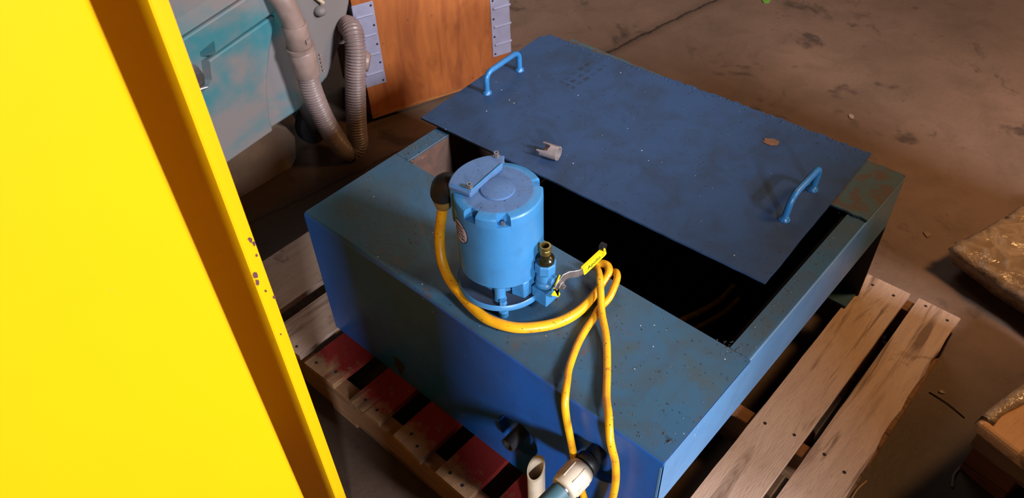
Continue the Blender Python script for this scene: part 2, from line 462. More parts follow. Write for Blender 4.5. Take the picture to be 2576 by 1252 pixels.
# front panel: wall, rounded bend and front strip in one folded sheet
bm = new_bm(); pr = [(0, ZP), (0, ZT - .009)]
for k in range(1, 7):
    a = PI - k * PI / 12; pr.append((.009 + .009 * math.cos(a), ZT - .009 + .009 * math.sin(a)))
pr += [(.289, ZT)]
inner = [(.289, ZT - .005), (.009, ZT - .005), (.005, ZT - .009), (.005, ZP)]
prism(bm, pr + inner, 0.0, 1.0, 'x')
front = T(obj('front_panel', bm, [M['tank_side'], M['tank_top']], tank, True, angle=30))
HOLES = (((.657, .287), .056), ((.853, .410), .062))
cs = []
for (x, z), r in HOLES:
    b2 = new_bm(); lathe(b2, (x, -.05, z), (0, 1, 0), [(r, 0), (r, .08)], 40); c = obj('cutter', b2, M['dark']); cs.append(c)
front.location = (0, 0, 0); front.parent = None
cut(front, cs); front.parent = tank; T(front)
for p in front.data.polygons:
    if p.normal.z > .75: p.material_index = 1
for (x, z), r in HOLES:
    bm = new_bm(); lathe(bm, (x, .0055, z), (0, 1, 0), [(r, 0), (r, .015), (r + .004, .015), (r + .004, 0)], 40, 0, False)
    d = bmesh.ops.create_circle(bm, cap_ends=True, segments=40, radius=r + .002, matrix=Matrix.Translation((x, .0195, z)) @ Matrix.Rotation(PI / 2, 4, 'X'))
    T(obj('recessed_socket', bm, M['tank_side'], tank, True))
bm = new_bm(); hollow(bm, (.657, .019, .287), (0, -1, 0), .0165, .0125, .052, 28, 0, .04)
o = T(obj('pipe_stub', bm, M['stub'], tank, True)); o['label'] = 'grey open pipe stub'
bm = new_bm(); hollow(bm, (.853, .019, .410), (0, -1, 0), .019, .014, .044, 28, 0, .03)
lathe(bm, (.853, -.006, .410), (0, -1, 0), [(.0235, 0), (.025, .004), (.025, .014), (.0225, .018)], 28)
o = T(obj('pipe_stub', bm, M['black'], tank, True)); o['label'] = 'black pipe stub with collar'
# left side panel with rusty inner face, rim strips, right apron, rear strip and wall
bm = new_bm(); box(bm, (0.0, .0055, ZP), (.005, .994, ZT - .006))
for f in bm.faces:
    pass
o = T(obj('side_panel', bm, M['tank_side'], tank))
bm = new_bm(); box(bm, (.0405, .2895, ZP + .02), (.0455, .985, ZT - .005)); 
o = T(obj('inner_panel', bm, M['rust'], tank)); o['label'] = 'rusty inner wall'
bm = new_bm(); box(bm, (0, .2895, ZT - .005), (.046, .994, ZT)); T(obj('rim_strip', bm, M['tank_top'], tank, bev=.001, seg=1))
bm = new_bm(); box(bm, (.954, .2895, ZT - .005), (.9945, .81, ZT)); T(obj('rim_strip', bm, M['tank_top'], tank, bev=.001, seg=1))
# rear strip lies on top of the rims, its front edge torn and rusty
bm = new_bm(); n = 60; rows = []
for k in range(n + 1):
    x = k / n * .999; j = random.uniform(-.002, .002)
    rows.append([bm.verts.new((x, .792 + j, ZT + .0008)), bm.verts.new((x, .9955 + j * .3, ZT + .0008)), bm.verts.new((x, .9955 + j * .3, ZT + .0055)), bm.verts.new((x, .792 + j, ZT + .0055))])
for p, q in zip(rows, rows[1:]):
    for k in range(4): bm.faces.new((p[k], p[(k + 1) % 4], q[(k + 1) % 4], q[k]))
bm.faces.new(rows[0][::-1]); bm.faces.new(rows[-1])
M['rear'] = paint('rust_worn_blue', (48, 78, 90), (52, 80, 88), (66, 68, 60), (78, 52, 36), .6, .06, .6, .50, True, 2.0)
T(obj('rear_strip', bm, M['rear'], tank))
bm = new_bm(); prism(bm, [(.0, .395), (.9955, .397), (.9955, ZT), (.012, ZT - .0005), (.004, ZT - .006), (-.0012, ZT - .02), (-.001, .395)], .9948, 1.0, 'x')
T(obj('side_apron', bm, M['apron'], tank, bev=.0015, seg=2))
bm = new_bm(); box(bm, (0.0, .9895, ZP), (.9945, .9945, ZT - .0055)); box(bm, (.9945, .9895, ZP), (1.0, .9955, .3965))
M['rear_in'] = plain('shaded_blue', (24, 34, 46), .6, 0, .4, 12)  # blue darkened to carry the shade on the plate's inner side
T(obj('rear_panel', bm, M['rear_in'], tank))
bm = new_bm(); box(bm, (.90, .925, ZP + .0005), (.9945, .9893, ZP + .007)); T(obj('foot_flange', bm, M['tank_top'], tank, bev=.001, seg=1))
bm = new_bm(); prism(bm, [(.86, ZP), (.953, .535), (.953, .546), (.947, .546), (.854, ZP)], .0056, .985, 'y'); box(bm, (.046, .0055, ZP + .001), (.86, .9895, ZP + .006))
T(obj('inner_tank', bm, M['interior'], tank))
# rusted-through patch low on the front
bm = new_bm(); pts = []
for k in range(18):
    a = 2 * PI * k / 18; r = .026 * (1 + random.uniform(-.28, .28)); pts.append((.262 + r * .75 * math.cos(a), .196 + r * 1.15 * math.sin(a)))
prism(bm, pts, -.0012, .001, 'y')
o = T(obj('rust_hole', bm, M['dark'], tank)); o['label'] = 'dark rusted-out patch'
# burrs of torn metal at the opening's corners
bm = new_bm()
for cx, cy, n in ((.954, .289, 16), (.046, .290, 10), (.955, .79, 14), (.98, .045, 10)):
    for k in range(n):
        x = cx + random.gauss(0, .012); y = cy + random.gauss(0, .006); s = random.uniform(.002, .006); a = random.uniform(0, PI)
        p = [(x + s * math.cos(a), y + s * math.sin(a), ZT + .001), (x - s * math.cos(a), y - s * math.sin(a), ZT), (x + .0015, y + .001, ZT + random.uniform(.001, .004))]
        q = [bm.verts.new(v) for v in p] + [bm.verts.new((x, y, ZT - .001))]
        for f in ((0, 1, 2), (0, 1, 3), (1, 2, 3), (0, 2, 3)): bm.faces.new([q[i] for i in f])
o = T(obj('weld_burr', bm, M['steel'], tank)); o['kind'] = 'stuff'

# ------------------------------------------------------------------ lid
A, B, Cc, D = Vector((-.053, .427)), Vector((.925, .475)), Vector((.905, 1.017)), Vector((-.081, .962))
lid = thing('tank_lid', 'loose blue steel lid with two bar handles lying over the tank', 'lid', (0, 0, ZT + .006))
bm = new_bm(); LZ0, LZ1 = 0.0, .005; out = []
def edge(p, q, n, j):
    d = (q - p); nrm = Vector((d.y, -d.x)).normalized()
    return [p + d * (k / n) + nrm * (random.uniform(-j, j) if k else 0) for k in range(n)]
out = edge(A, B, 40, .0006) + edge(B, Cc, 24, .0008)
far = edge(Cc, D, 90, .0042)
for i, p in enumerate(far):
    if 6 < i < 60: p += Vector((0, .006 * math.sin((i - 6) / 54 * PI)))
out += far
dl = edge(D, A, 24, .0006); dl[0] = D + Vector((.012, -.012)); out += [D + Vector((.014, 0))] + dl
prism(bm, [(p.x, p.y) for p in out], LZ0, LZ1)
obj('lid_plate', bm, M['lid'], lid)
bm = new_bm()
for k in range(520):
    s_ = random.random() ** .8; p = Cc.lerp(D, s_ * .96); off = abs(random.gauss(0, .012)); nrm = Vector((-.05, -1)).normalized()
    p = p + nrm * (off + .002) + Vector((0, .005 * math.sin(max(0, min(1, (s_ - .05) / .6)) * PI)))
    r = random.uniform(.0007, .0022) * (1.2 - min(1, off / .03)); a = random.uniform(0, PI)
    bmesh.ops.create_icosphere(bm, subdivisions=1, radius=r, matrix=Matrix.Translation((p.x, p.y, LZ1)) @ Matrix.Rotation(a, 4, 'Z') @ Matrix.Diagonal((random.uniform(1, 2.4), 1, .5, 1)))
o = obj('slag_beads', bm, M['lid'], lid, True, angle=80); o['kind'] = 'stuff'
for f0, f1 in (((.004, .621), (-.004, .762)), ((.860, .673), (.859, .805))):
    bm = new_bm(); a, b = Vector((*f0, LZ1)), Vector((*f1, LZ1)); d = (b - a).normalized(); H = .060
    lean = Vector((0.0, .012, 0)) if f0[0] > .5 else Vector((0, 0, 0))
    up = Vector((0, 0, H)) + lean
    P = [a, a + up * .55]
    for k in range(7):
        t = k / 6 * PI / 2; P.append(a + up * .62 + up * .38 * math.sin(t) + d * (.022 * (1 - math.cos(t))))
    for k in range(7):
        t = PI / 2 - k / 6 * PI / 2; P.append(b + up * .62 + up * .38 * math.sin(t) - d * (.022 * (1 - math.cos(t))))
    P += [b + up * .55, b]
    tube(bm, P, .0078, 16)
    for e in (a, b):                    # weld collars
        lathe(bm, e - Vector((0, 0, .001)), (0, 0, 1), [(.0135, 0), (.0125, .004), (.0095, .008), (.0075, .011)], 14)
        for k in range(5): ball(bm, e + Vector((.011 * math.cos(k * 1.3), .011 * math.sin(k * 1.3), .002)), .003, seg=8)
    obj('handle', bm, M['handle'], lid, True, angle=60)

# cut sleeve of pipe on the lid
def broken_pipe():
    bm = new_bm(); R, r = .0175, .0155; L0 = .044; seg = 36
    rings = []
    for k in range(seg):
        a = 2 * PI * k / seg; L = L0 + random.uniform(-.002, .002)
        if 1.15 < a < 2.3: L = .022 + random.uniform(-.002, .002)
        if 2.3 <= a < 2.75: L = .052
        c, s = math.cos(a), math.sin(a)
        rings.append([bm.verts.new((-0.0, R * c, R * s)), bm.verts.new((-L, R * c, R * s)), bm.verts.new((-L, r * c, r * s)), bm.verts.new((0, r * c, r * s))])
    for k in range(seg):
        p, q = rings[k], rings[(k + 1) % seg]
        for i in range(4): bm.faces.new((p[i], p[(i + 1) % 4], q[(i + 1) % 4], q[i]))
    o = obj('pipe_sleeve', bm, plain('dull_aluminium', (176, 164, 164), .42, .45, .25, 70), None, True)
    o.location = (.338, .520, ZT + .011 + .0176); o.rotation_euler = (.3, 0, math.radians(12))
    return tag(o, 'short torn grey metal pipe sleeve lying on the blue lid', 'pipe piece')
broken_pipe()
bm = new_bm(); pts = [(.020 * (1 + random.uniform(-.25, .25)) * math.cos(2 * PI * k / 12) * 1.05, .014 * (1 + random.uniform(-.2, .2)) * math.sin(2 * PI * k / 12)) for k in range(12)]
prism(bm, pts, 0, .0012); o = obj('rust_flake', bm, plain('rust_brown', (118, 84, 62), .8, 0, .4, 60), loc=(.70, .906, ZT + .0112))
o.rotation_euler = (0, 0, .3); tag(o, 'flat rusty brown flake lying on the blue lid near its far edge', 'flake')

# ------------------------------------------------------------------ pump motor
MX, MY = .510, .132
pump = thing('pump_motor', 'sky blue upright electric pump motor standing on the tank top', 'pump', (MX, MY, ZT))
R = .085
bm = new_bm(); lathe(bm, (0, 0, .074), (0, 0, 1), [(R - .012, 0), (R - .003, .002), (R, .006), (R, .166)], 72)
obj('motor_body', bm, M['motor'], pump, True)
# end cap with bolt notches cut in its rim
notch = {-85: 0, -41: 1, 55: 1, 133: 0}
N = 240
def cap_r(deg, r):
    for a in notch:
        d = abs((deg - a + 180) % 360 - 180)
        if d < 8.5: return min(r, .0685 + (.004 if d > 7 else 0))
    return r
bm = new_bm(); prof = [(R, .166), (R + .0005, .240), (R, .2550), (R - .0022, .2582), (R - .006, .2597), (.0665, .2605), (.033, .2605), (.0325, .2635), (.030, .2645), (.0, .2648)]
rings = []
for r, z in prof[:-1]:
    row = []
    for k in range(N):
        dg = 360 * k / N; rr = cap_r(dg, r) if (z > .232 and r > .06) else r
        row.append(bm.verts.new((rr * math.cos(math.radians(dg)), rr * math.sin(math.radians(dg)), z)))
    rings.append(row)
# an extra ring gives each notch a floor
low = [bm.verts.new(((R + .0003) * math.cos(2 * PI * k / N), (R + .0003) * math.sin(2 * PI * k / N), .2335)) for k in range(N)]
rings.insert(1, low)
flo = [bm.verts.new((cap_r(360 * k / N, R + .0004) * math.cos(2 * PI * k / N), cap_r(360 * k / N, R + .0004) * math.sin(2 * PI * k / N), .234)) for k in range(N)]
rings.insert(2, flo)
for ia, (a, b) in enumerate(zip(rings, rings[1:])):
    for k in range(N):
        f = bm.faces.new((a[k], a[(k + 1) % N], b[(k + 1) % N], b[k])); f.material_index = 1 if ia > 6 else 0
f = bm.faces.new(rings[-1]); f.material_index = 1
obj('end_cap', bm, [M['motor'], M['motor_top']], pump, True, angle=28)
def hexbolt(bm, p, d, r, h, mi=0, hole=True):
    lathe(bm, p, d, [(r, 0), (r, h * .85), (r * .88, h)], 6, mi)
for dg in (-41, 55):
    bm = new_bm(); a = math.radians(dg); p = (.0765 * math.cos(a), .0765 * math.sin(a), .2338)
    lathe(bm, p, (0, 0, 1), [(.0062, 0), (.0062, .003)], 16); hexbolt(bm, p, (0, 0, 1), .0048, .012)
    obj('cap_bolt', bm, M['steel'], pump, False)
# conduit box on the left of the cap
def arc(r, a0, a1, n): return [(r * math.cos(math.radians(a0 + (a1 - a0) * k / n)), r * math.sin(math.radians(a0 + (a1 - a0) * k / n))) for k in range(n + 1)]
outline = [(-.033, .050), (-.0215, -.0515), (-.068, -.0605)] + arc(.0925, 219, 138, 16) + arc(.090, 134, 124, 3)
bm = new_bm(); prism(bm, [(x * .985, y * .985) for x, y in outline], .180, .2615)
obj('conduit_box', bm, M['motor'], pump, bev=.003, seg=2)
bm = new_bm(); prism(bm, outline, .2617, .2705)
cov = obj('conduit_cover', bm, M['motor_top'], pump, bev=.0022, seg=2)
bm = new_bm()
q = [Vector((-.0365, .050, .2707)), Vector((-.0262, -.0455, .2707)), Vector((-.066, -.0535, .2707))]
tube(bm, [q[0], q[1]], .0018, 8); tube(bm, [q[1], q[2]], .0018, 8); obj('cover_bead', bm, M['motor'], cov, True)
for x, y in ((-.034, -.040), (-.060, .062)):
    bm = new_bm(); lathe(bm, (x, y, .2703), (0, 0, 1), [(.0065, 0), (.0065, .0022)], 16); hollow(bm, (x, y, .2725), (0, 0, 1), .0052, .003, .008, 6, 0, .003)
    obj('cover_screw', bm, M['steel'], cov, False)
# strain relief on the box
bm = new_bm(); P = crom([(-.085, -.022, .232), (-.100, -.028, .237), (-.112, -.034, .232), (-.1165, -.037, .215), (-.117, -.0375, .200)], 6)
tube(bm, P, lambda i: .0235 if i < len(P) - 3 else .0215, 20); obj('cord_grip', bm, M['black'], pump, True)
bm = new_bm(); lathe(bm, (-.117, -.0375, .200), (0, 0, -1), [(.019, 0), (.019, .010), (.0155, .022), (.012, .026)], 20)
o = obj('cord_bushing', bm, plain('amber_bushing', (150, 118, 60), .4), pump, True); o['label'] = 'amber cord bushing'
# sticker wrapped on the body
bm = new_bm(); c0 = math.radians(-108); zc = .196
def wrap(v, lift=.0006):
    a = c0 + v.x / R; return Vector(((R + lift + v.z) * math.cos(a), (R + lift + v.z) * math.sin(a), zc + v.y))
def disc(rad, lift, mi, rows=8):
    prev = None; ctr = bm.verts.new(wrap(Vector((0, 0, 0)), lift))
    for i in range(1, rows + 1):
        r = rad * i / rows; cur = [bm.verts.new(wrap(Vector((r * math.cos(2 * PI * k / 40) * .92, r * math.sin(2 * PI * k / 40), 0)), lift)) for k in range(40)]
        for k in range(40):
            f = bm.faces.new((ctr, cur[k], cur[(k + 1) % 40])) if prev is None else bm.faces.new((prev[k], prev[(k + 1) % 40], cur[(k + 1) % 40], cur[k]))
            f.material_index = mi
        prev = cur
disc(.0275, .0005, 1); disc(.0252, .0008, 0)
for i, s in enumerate(('ENERGY', 'SAVING', 'ELECTRIC', 'MOTORS')):
    text_into(bm, s, .0098, lambda v, i=i: wrap(Vector((v.x * .82, v.y + .0145 - i * .0098, v.z)), .0010), 2)
o = obj('round_sticker', bm, [M['label'], M['navy'], M['ink']], pump); o['label'] = 'round white sticker with navy rim'
# pump foot: flange with raised rim, column, legs, bolts, pads
bm = new_bm(); lathe(bm, (0, 0, .018), (0, 0, 1), [(.088, 0), (.0935, .004), (.0935, .012), (.090, .016), (.084, .0135), (.050, .0125)], 72)
for f in bm.faces:
    if sum((v.co.z for v in f.verts)) / len(f.verts) > .029 and Vector(f.calc_center_median()[:2]).length < .0875: f.material_index = 1
M['flange_top'] = paint('grimy_flange_blue', (48, 62, 84), (44, 60, 84), (50, 52, 58), (70, 58, 54), .6, .06, .6, .66, False, 2.2)
obj('base_flange', bm, [M['motor'], M['flange_top']], pump, True, angle=50)
bm = new_bm(); lathe(bm, (0, 0, .030), (0, 0, 1), [(.050, 0), (.046, .01), (.046, .0445)], 40)
prism(bm, [(.050, -.030), (.079, -.022), (.0805, .020), (.05, .030)], .030, .0735)
obj('pump_column', bm, M['motor'], pump, True, bev=.003)
for dg in (-52, 70, 190):
    a = math.radians(dg); bm = new_bm(); lathe(bm, (.066 * math.cos(a), .066 * math.sin(a), .030), (0, 0, 1), [(.0135, 0), (.0115, .004), (.0115, .0445)], 20)
    obj('stand_off', bm, M['motor'], pump, True)
    bm = new_bm(); x, y = .083 * math.cos(a + .08), .083 * math.sin(a + .08)
    lathe(bm, (x, y, 0), (0, 0, 1), [(.0105, 0), (.0105, .018)], 20); obj('foot_pad', bm, M['motor'], pump, True)
    bm = new_bm(); hexbolt(bm, (x, y, .0335), (0, 0, 1), .0085, .008); obj('base_bolt', bm, M['motor'], pump, False)

# ------------------------------------------------------------------ ball valve
VX, VY = .612, .148
valve = thing('ball_valve', 'blue ball valve with yellow lever and open brass nipple beside the motor', 'valve', (VX, VY, ZT))
bm = new_bm(); box(bm, (-.0185, -.0205, .020), (.0185, .0205, .057)); tube(bm, [(-.018, 0, .038), (-.0205, 0, .038)], .0155, 16)
obj('elbow_block', bm, M['motor'], valve, False, bev=.002)
bm = new_bm(); lathe(bm, (0, 0, .0572), (0, 0, 1), [(.0165, 0), (.0165, .004)], 24); obj('thread_ring', bm, M['grease'], valve, True)
bm = new_bm(); lathe(bm, (0, 0, .0605), (0, 0, 1), [(.0185, 0), (.0205, .004), (.0205, .010), (.0185, .014), (.0195, .02), (.0195, .026), (.0175, .032), (.0175, .036)], 32)
lathe(bm, (0, 0, .0985), (0, 0, 1), [(.0195, 0), (.0215, .003), (.0215, .022), (.0195, .025)], 8, phase=.2)
lathe(bm, (.012, 0, .083), (1, 0, 0), [(.0125, 0), (.0125, .012), (.009, .015), (.009, .020)], 20)
obj('valve_body', bm, M['motor'], valve, True, angle=25)
bm = new_bm(); lathe(bm, (0, 0, .1236), (0, 0, 1), [(.0175, 0), (.018, .002), (.0175, .010), (.015, .013), (.0105, .016), (.0095, .019), (.0115, .022)], 6 * 4)
obj('oily_adaptor', bm, M['grease'], valve, True)
bm = new_bm(); hollow(bm, (0, 0, .1455), (0, 0, 1), .0112, .0078, .020, 28, 0, .018); lathe(bm, (0, 0, .156), (0, 0, 1), [(.0112, 0), (.0119, .001), (.0112, .002)], 28, 0, False)
obj('brass_nipple', bm, M['brass'], valve, True)
# lever: steel strap from the stem, jogged, with yellow vinyl sleeve
def strap(pts, w, t, bm, mi=0):
    """flat bar following points (x out, y along, z up); wide in z"""
    rows = []
    P = [Vector(p) for p in pts]
    for i, p in enumerate(P):
        d = (P[min(i + 1, len(P) - 1)] - P[max(i - 1, 0)]).normalized()
        n = d.cross(Vector((0, 0, 1))).normalized(); u = n.cross(d).normalized()
        ww = w[i] if isinstance(w, (list, tuple)) else w
        rows.append([bm.verts.new(p + n * a * t / 2 + u * b * ww / 2) for a, b in ((-1, -1), (1, -1), (1, 1), (-1, 1))])
    for p, q in zip(rows, rows[1:]):
        for k in range(4): bm.faces.new((p[k], p[(k + 1) % 4], q[(k + 1) % 4], q[k])).material_index = mi
    bm.faces.new(rows[0][::-1]).material_index = mi; bm.faces.new(rows[-1]).material_index = mi
bm = new_bm()
strap([(.035, -.012, .078), (.035, .0, .083), (.036, .014, .092), (.040, .024, .0935), (.046, .032, .0925), (.050, .042, .090), (.052, .060, .088)], [.016, .022, .020, .018, .018, .018, .018], .0028, bm)
lev = obj('lever', bm, M['steel'], valve, bev=.0006, seg=1)
bm = new_bm(); hexbolt(bm, (.0365, 0, .083), (1, 0, 0), .0092, .006); lathe(bm, (.0425, 0, .083), (1, 0, 0), [(.0048, 0), (.0048, .006)], 14); obj('stem_nut', bm, M['steel'], lev)
bm = new_bm(); a = Vector((.0515, .052, .0885)); b = Vector((.058, .114, .1035)); dd = (b - a)
strap([a, a + dd * .06, a + dd * .5, a + dd * .94, b], [.020, .0225, .022, .021, .016], .0065, bm)
un = dd.normalized(); nn = un.cross(Vector((0, 0, 1))).normalized(); uu = nn.cross(un)
if nn.x < 0: nn = -nn; uu = -uu
uu = Vector((0, 0, 1)) if uu.z < 0 else uu
def on_sleeve(v): return a + dd * .46 + un * v.x + uu * (v.y) + nn * (.0037 + v.z)
if uu.z < 0: uu = -uu
text_into(bm, 'Apollo', .0135, on_sleeve, 1)
for x0, y0, w_ in ((.020, .005, .016), (.022, .001, .006), (.031, .001, .004), (.020, -.004, .012), (-.026, .003, .006), (-.026, -.003, .006), (-.018, 0, .0035)):
    vs = [bm.verts.new(on_sleeve(Vector((x0 + i * w_, y0 + j * .0009, .0002)))) for i, j in ((0, 0), (1, 0), (1, 1), (0, 1))]
    bm.faces.new(vs).material_index = 1
obj('lever_sleeve', bm, [M['sleeve'], M['ink']], lev)['label'] = 'yellow vinyl lever sleeve with black print'
bm = new_bm(); hollow(bm, b + Vector((-.008, -.004, .011)), (1, .1, 0), .0085, .0055, .010, 18)
obj('locking_tab', bm, M['black'], lev, True)
bm = new_bm(); prism(bm, [(-.022, .068), (-.012, .074), (-.004, .090), (.004, .104), (.002, .106), (-.008, .092), (-.016, .082), (-.004, .070), (.004, .050), (-.002, .046), (-.010, .056)], .0330, .0348, 'x')
obj('stop_plate', bm, M['sleeve'], valve)['label'] = 'torn yellow stop plate'

# ------------------------------------------------------------------ yellow cord
cord = thing('power_cord', 'thick yellow power cord looped from the motor over the tank front', 'cord', (MX - .117, MY - .0375, ZT))
def Cp(p): return (p[0] - (MX - .117), p[1] - (MY - .0375), p[2] - ZT)
zc = ZT + .0112
arcp = [(.393, .0945, .735), (.389, .088, .700), (.388, .078, .655), (.402, .064, .612), (.430, .053, .582), (.470, .046, zc + .003), (.515, .037, zc), (.561, .035, zc), (.610, .052, zc), (.645, .083, zc), (.671, .122, zc), (.682, .168, zc), (.681, .215, zc + .004), (.678, .250, zc + .012), (.676, .272, zc + .022), (.664, .286, zc + .024), (.648, .288, zc + .020), (.636, .280, zc + .014)]
bm = new_bm(); P = resample(crom([Cp(p) for p in arcp], 12), .006); n = len(P)
tube(bm, P, lambda i: .0108 if i < n * .72 else .0108 - .0022 * min(1, (i - n * .72) / (n * .12)), 16)
obj('cord_jacket', bm, M['cord'], cord, True)
s1 = [(.626, .262, zc + .012), (.640, .262, zc + .026), (.660, .254, zc + .038), (.680, .236, zc + .040), (.702, .212, zc + .026), (.727, .184, zc + .012), (.768, .145, zc + .004), (.813, .088, zc), (.850, .037, zc + .003), (.876, .008, zc + .009), (.893, -.012, zc + .005), (.905, -.0235, .553), (.912, -.0250, .53), (.919, -.0225, .495), (.925, -.024, .44), (.924, -.028, .37), (.915, -.03, .29), (.905, -.034, .20), (.89, -.05, .158), (.86, -.075, .1535)]
bm = new_bm(); tube(bm, resample(crom([Cp(p) for p in s1], 12), .006), .0074, 14); obj('cord_lead', bm, M['cord'], cord, True)
s2 = [(.672, .296, zc + .004), (.684, .288, zc + .018), (.698, .272, zc + .024), (.706, .252, zc + .020), (.712, .226, zc + .010), (.709, .200, zc + .001), (.714, .176, zc - .003), (.722, .136, zc - .003), (.734, .096, zc - .003), (.757, .044, zc), (.776, .015, zc + .007), (.791, -.008, zc + .006), (.800, -.020, .557), (.807, -.0240, .528), (.818, -.0225, .46), (.832, -.022, .385), (.848, -.024, .325), (.862, -.026, .28), (.872, -.03, .21), (.868, -.05, .162), (.84, -.08, .1535)]
bm = new_bm(); tube(bm, resample(crom([Cp(p) for p in s2], 12), .006), .0074, 14); obj('cord_lead', bm, M['cord'], cord, True)
# second cord lying inside the tank
bm = new_bm(); P = crom([(.655, .50, .163), (.682, .55, .170), (.706, .595, .180), (.728, .65, .182), (.738, .72, .172), (.735, .79, .163)], 10); tube(bm, P, .008, 12)
P = crom([(.70, .49, .163), (.728, .56, .166), (.752, .63, .168), (.768, .70, .166), (.77, .76, .163)], 10); tube(bm, P, .007, 12)
tag(obj('loose_cord', bm, M['cord'], None, True), 'loose yellow cord lying down inside the dark tank', 'cord')

# ------------------------------------------------------------------ white fittings at the front
cpl = thing('hose_coupling', 'white plastic coupling with blue hose on the tank front pipe stub', 'hose', (.853, -.0325, .410))
bm = new_bm(); prof = [(.0195, -.006), (.0255, -.003), (.0285, .004), (.029, .030), (.027, .052), (.0235, .056)]
lathe(bm, (0, 0, 0), (0, -1, 0), prof + [(.016, .056), (.016, .050)], 36)
for k in range(8):
    a = k * PI / 4 + .3; x, z = .0288 * math.cos(a), .0288 * math.sin(a)
    tube(bm, [(x, -.008, z), (x * .985, -.044, z * .985)], .0014, 6)
obj('coupling_nut', bm, M['pvc'], cpl, True, angle=50)
bm = new_bm(); lathe(bm, (0, -.050, 0), (0, -1, 0), [(.0155, 0), (.0165, .006), (.0145, .010), (.0165, .014), (.0145, .018)], 24); obj('barb', bm, M['steel'], cpl, True)
bm = new_bm(); P = crom([(0, -.062, 0), (-.002, -.11, -.002), (-.012, -.17, -.03), (-.03, -.23, -.10), (-.05, -.27, -.20), (-.07, -.28, -.27)], 10); tube(bm, P, .0215, 20); obj('rubber_hose', bm, M['teal'], cpl, True)
bm = new_bm(); hollow(bm, (0, 0, 0), (0, 0, 1), .0185, .0155, .1, 32, 0, .07)
for v in bm.verts:
    if v.co.z > .09: v.co.z += .190 - .1 + .024 * (v.co.y / .0185)
lathe(bm, (0, 0, .0), (0, 0, 1), [(.022, 0), (.022, .03)], 32)
o = obj('plastic_pipe', bm, M['pvc'], None, True); o.location = (.757, -.055, ZP)
tag(o, 'upright white plastic pipe with broken open end before the tank front', 'pipe')

# ------------------------------------------------------------------ yellow cabinet
CX, CY = CAM.x, CAM.y
cab = thing('steel_cabinet', 'tall yellow steel cabinet filling the left side close to the camera', 'cabinet', (CX - .95, CY - .1, 0))
def cp(x, y): return (CX + x - (CX - .95), CY + y - (CY - .1))
E1 = Vector((-.7616, .2456)); E2 = Vector((-.928, .3613)); pd = Vector((.2, 1)).normalized()
E3 = Vector((-.9164, .3796)) + Vector((-.004, .0025))
Ztop = 1.95
# open door in front, the recessed side wall behind it, and the bright flange at the edge
E1 = Vector((-.952, .307)).normalized() * .76
bm = new_bm(); P0 = E1 - pd * .62; nb = Vector((-pd.y, pd.x))
poly = [P0]; rr = .010
c1 = E1 - pd * rr; c2 = E1 + nb * rr
poly.append(c1)
for k in range(1, 8):
    t = k / 8; poly.append((1 - t) ** 2 * c1 + 2 * t * (1 - t) * E1 + t * t * c2)
poly += [c2, E1 + nb * .035, P0 + nb * .035]
prism(bm, [cp(*p) for p in poly], .05, Ztop - .03)
obj('door_panel', bm, M['yellow'], cab, True, angle=30)
w2 = Vector((.96, .2)).normalized(); Fp = E2 - w2 * .30
g = Vector((-w2.y, w2.x)) * .004
bm = new_bm(); prism(bm, [cp(*Fp), cp(*E2), cp(*(E2 + g)), cp(*(Fp + g))], .0, Ztop)
obj('side_wall', bm, M['yellow'], cab)
far_ = (E3 - E2).normalized(); bk = Vector((-far_.y, far_.x))
if bk.x > 0: bk = -bk
bm = new_bm(); prism(bm, [cp(*(E2 + g * .3 + far_ * .0002)), cp(*E3), cp(*(E3 + bk * .05)), cp(*(E3 + bk * .05 - far_ * .003)), cp(*(E3 + bk * .004 - far_ * .003)), cp(*(E2 + g * 1.2 + bk * .004))], .0, Ztop)
obj('edge_flange', bm, M['yellow'], cab, bev=.0012)
bm = new_bm(); prism(bm, [cp(*(Fp + Vector((-.002, 0)))), cp(*(Fp + Vector((-.002, .06)))), cp(*(Fp + Vector((-.4, .0)))), cp(*(Fp + Vector((-.4, -.75)))), cp(*(Fp + Vector((-.002, -.75))))], .0, Ztop - .02)
obj('cabinet_body', bm, M['yellow'], cab)
# chipped paint on the flange
fl = (E3 - E2)
bm = new_bm()
fn = Vector((fl.y, -fl.x)).normalized()
if fn.dot(-E2) < 0: fn = -fn
for z, t, s in ((.935, .75, .007), (.925, .9, .006), (.90, .8, .004), (.86, .25, .009), (.845, .22, .008), (.82, .55, .004), (.80, .95, .005), (.71, .5, .003), (1.58, .35, .003)):
    c = E2 + fl * t + fn * .0006; pts = []
    for k in range(9):
        a = 2 * PI * k / 9; r = s * random.uniform(.6, 1.1)
        pts.append((c + fl.normalized() * (r * .45 * math.cos(a)), z + r * math.sin(a)))
    lo = [bm.verts.new((*cp(*p), zz)) for p, zz in pts]; hi = [bm.verts.new((*cp(*(p + fn * .0006)), zz)) for p, zz in pts]
    bm.faces.new(lo); bm.faces.new(hi)
    for k in range(9): bm.faces.new((lo[k], lo[(k + 1) % 9], hi[(k + 1) % 9], hi[k]))
obj('paint_chip', bm, M['chip'], cab)['kind'] = 'stuff'

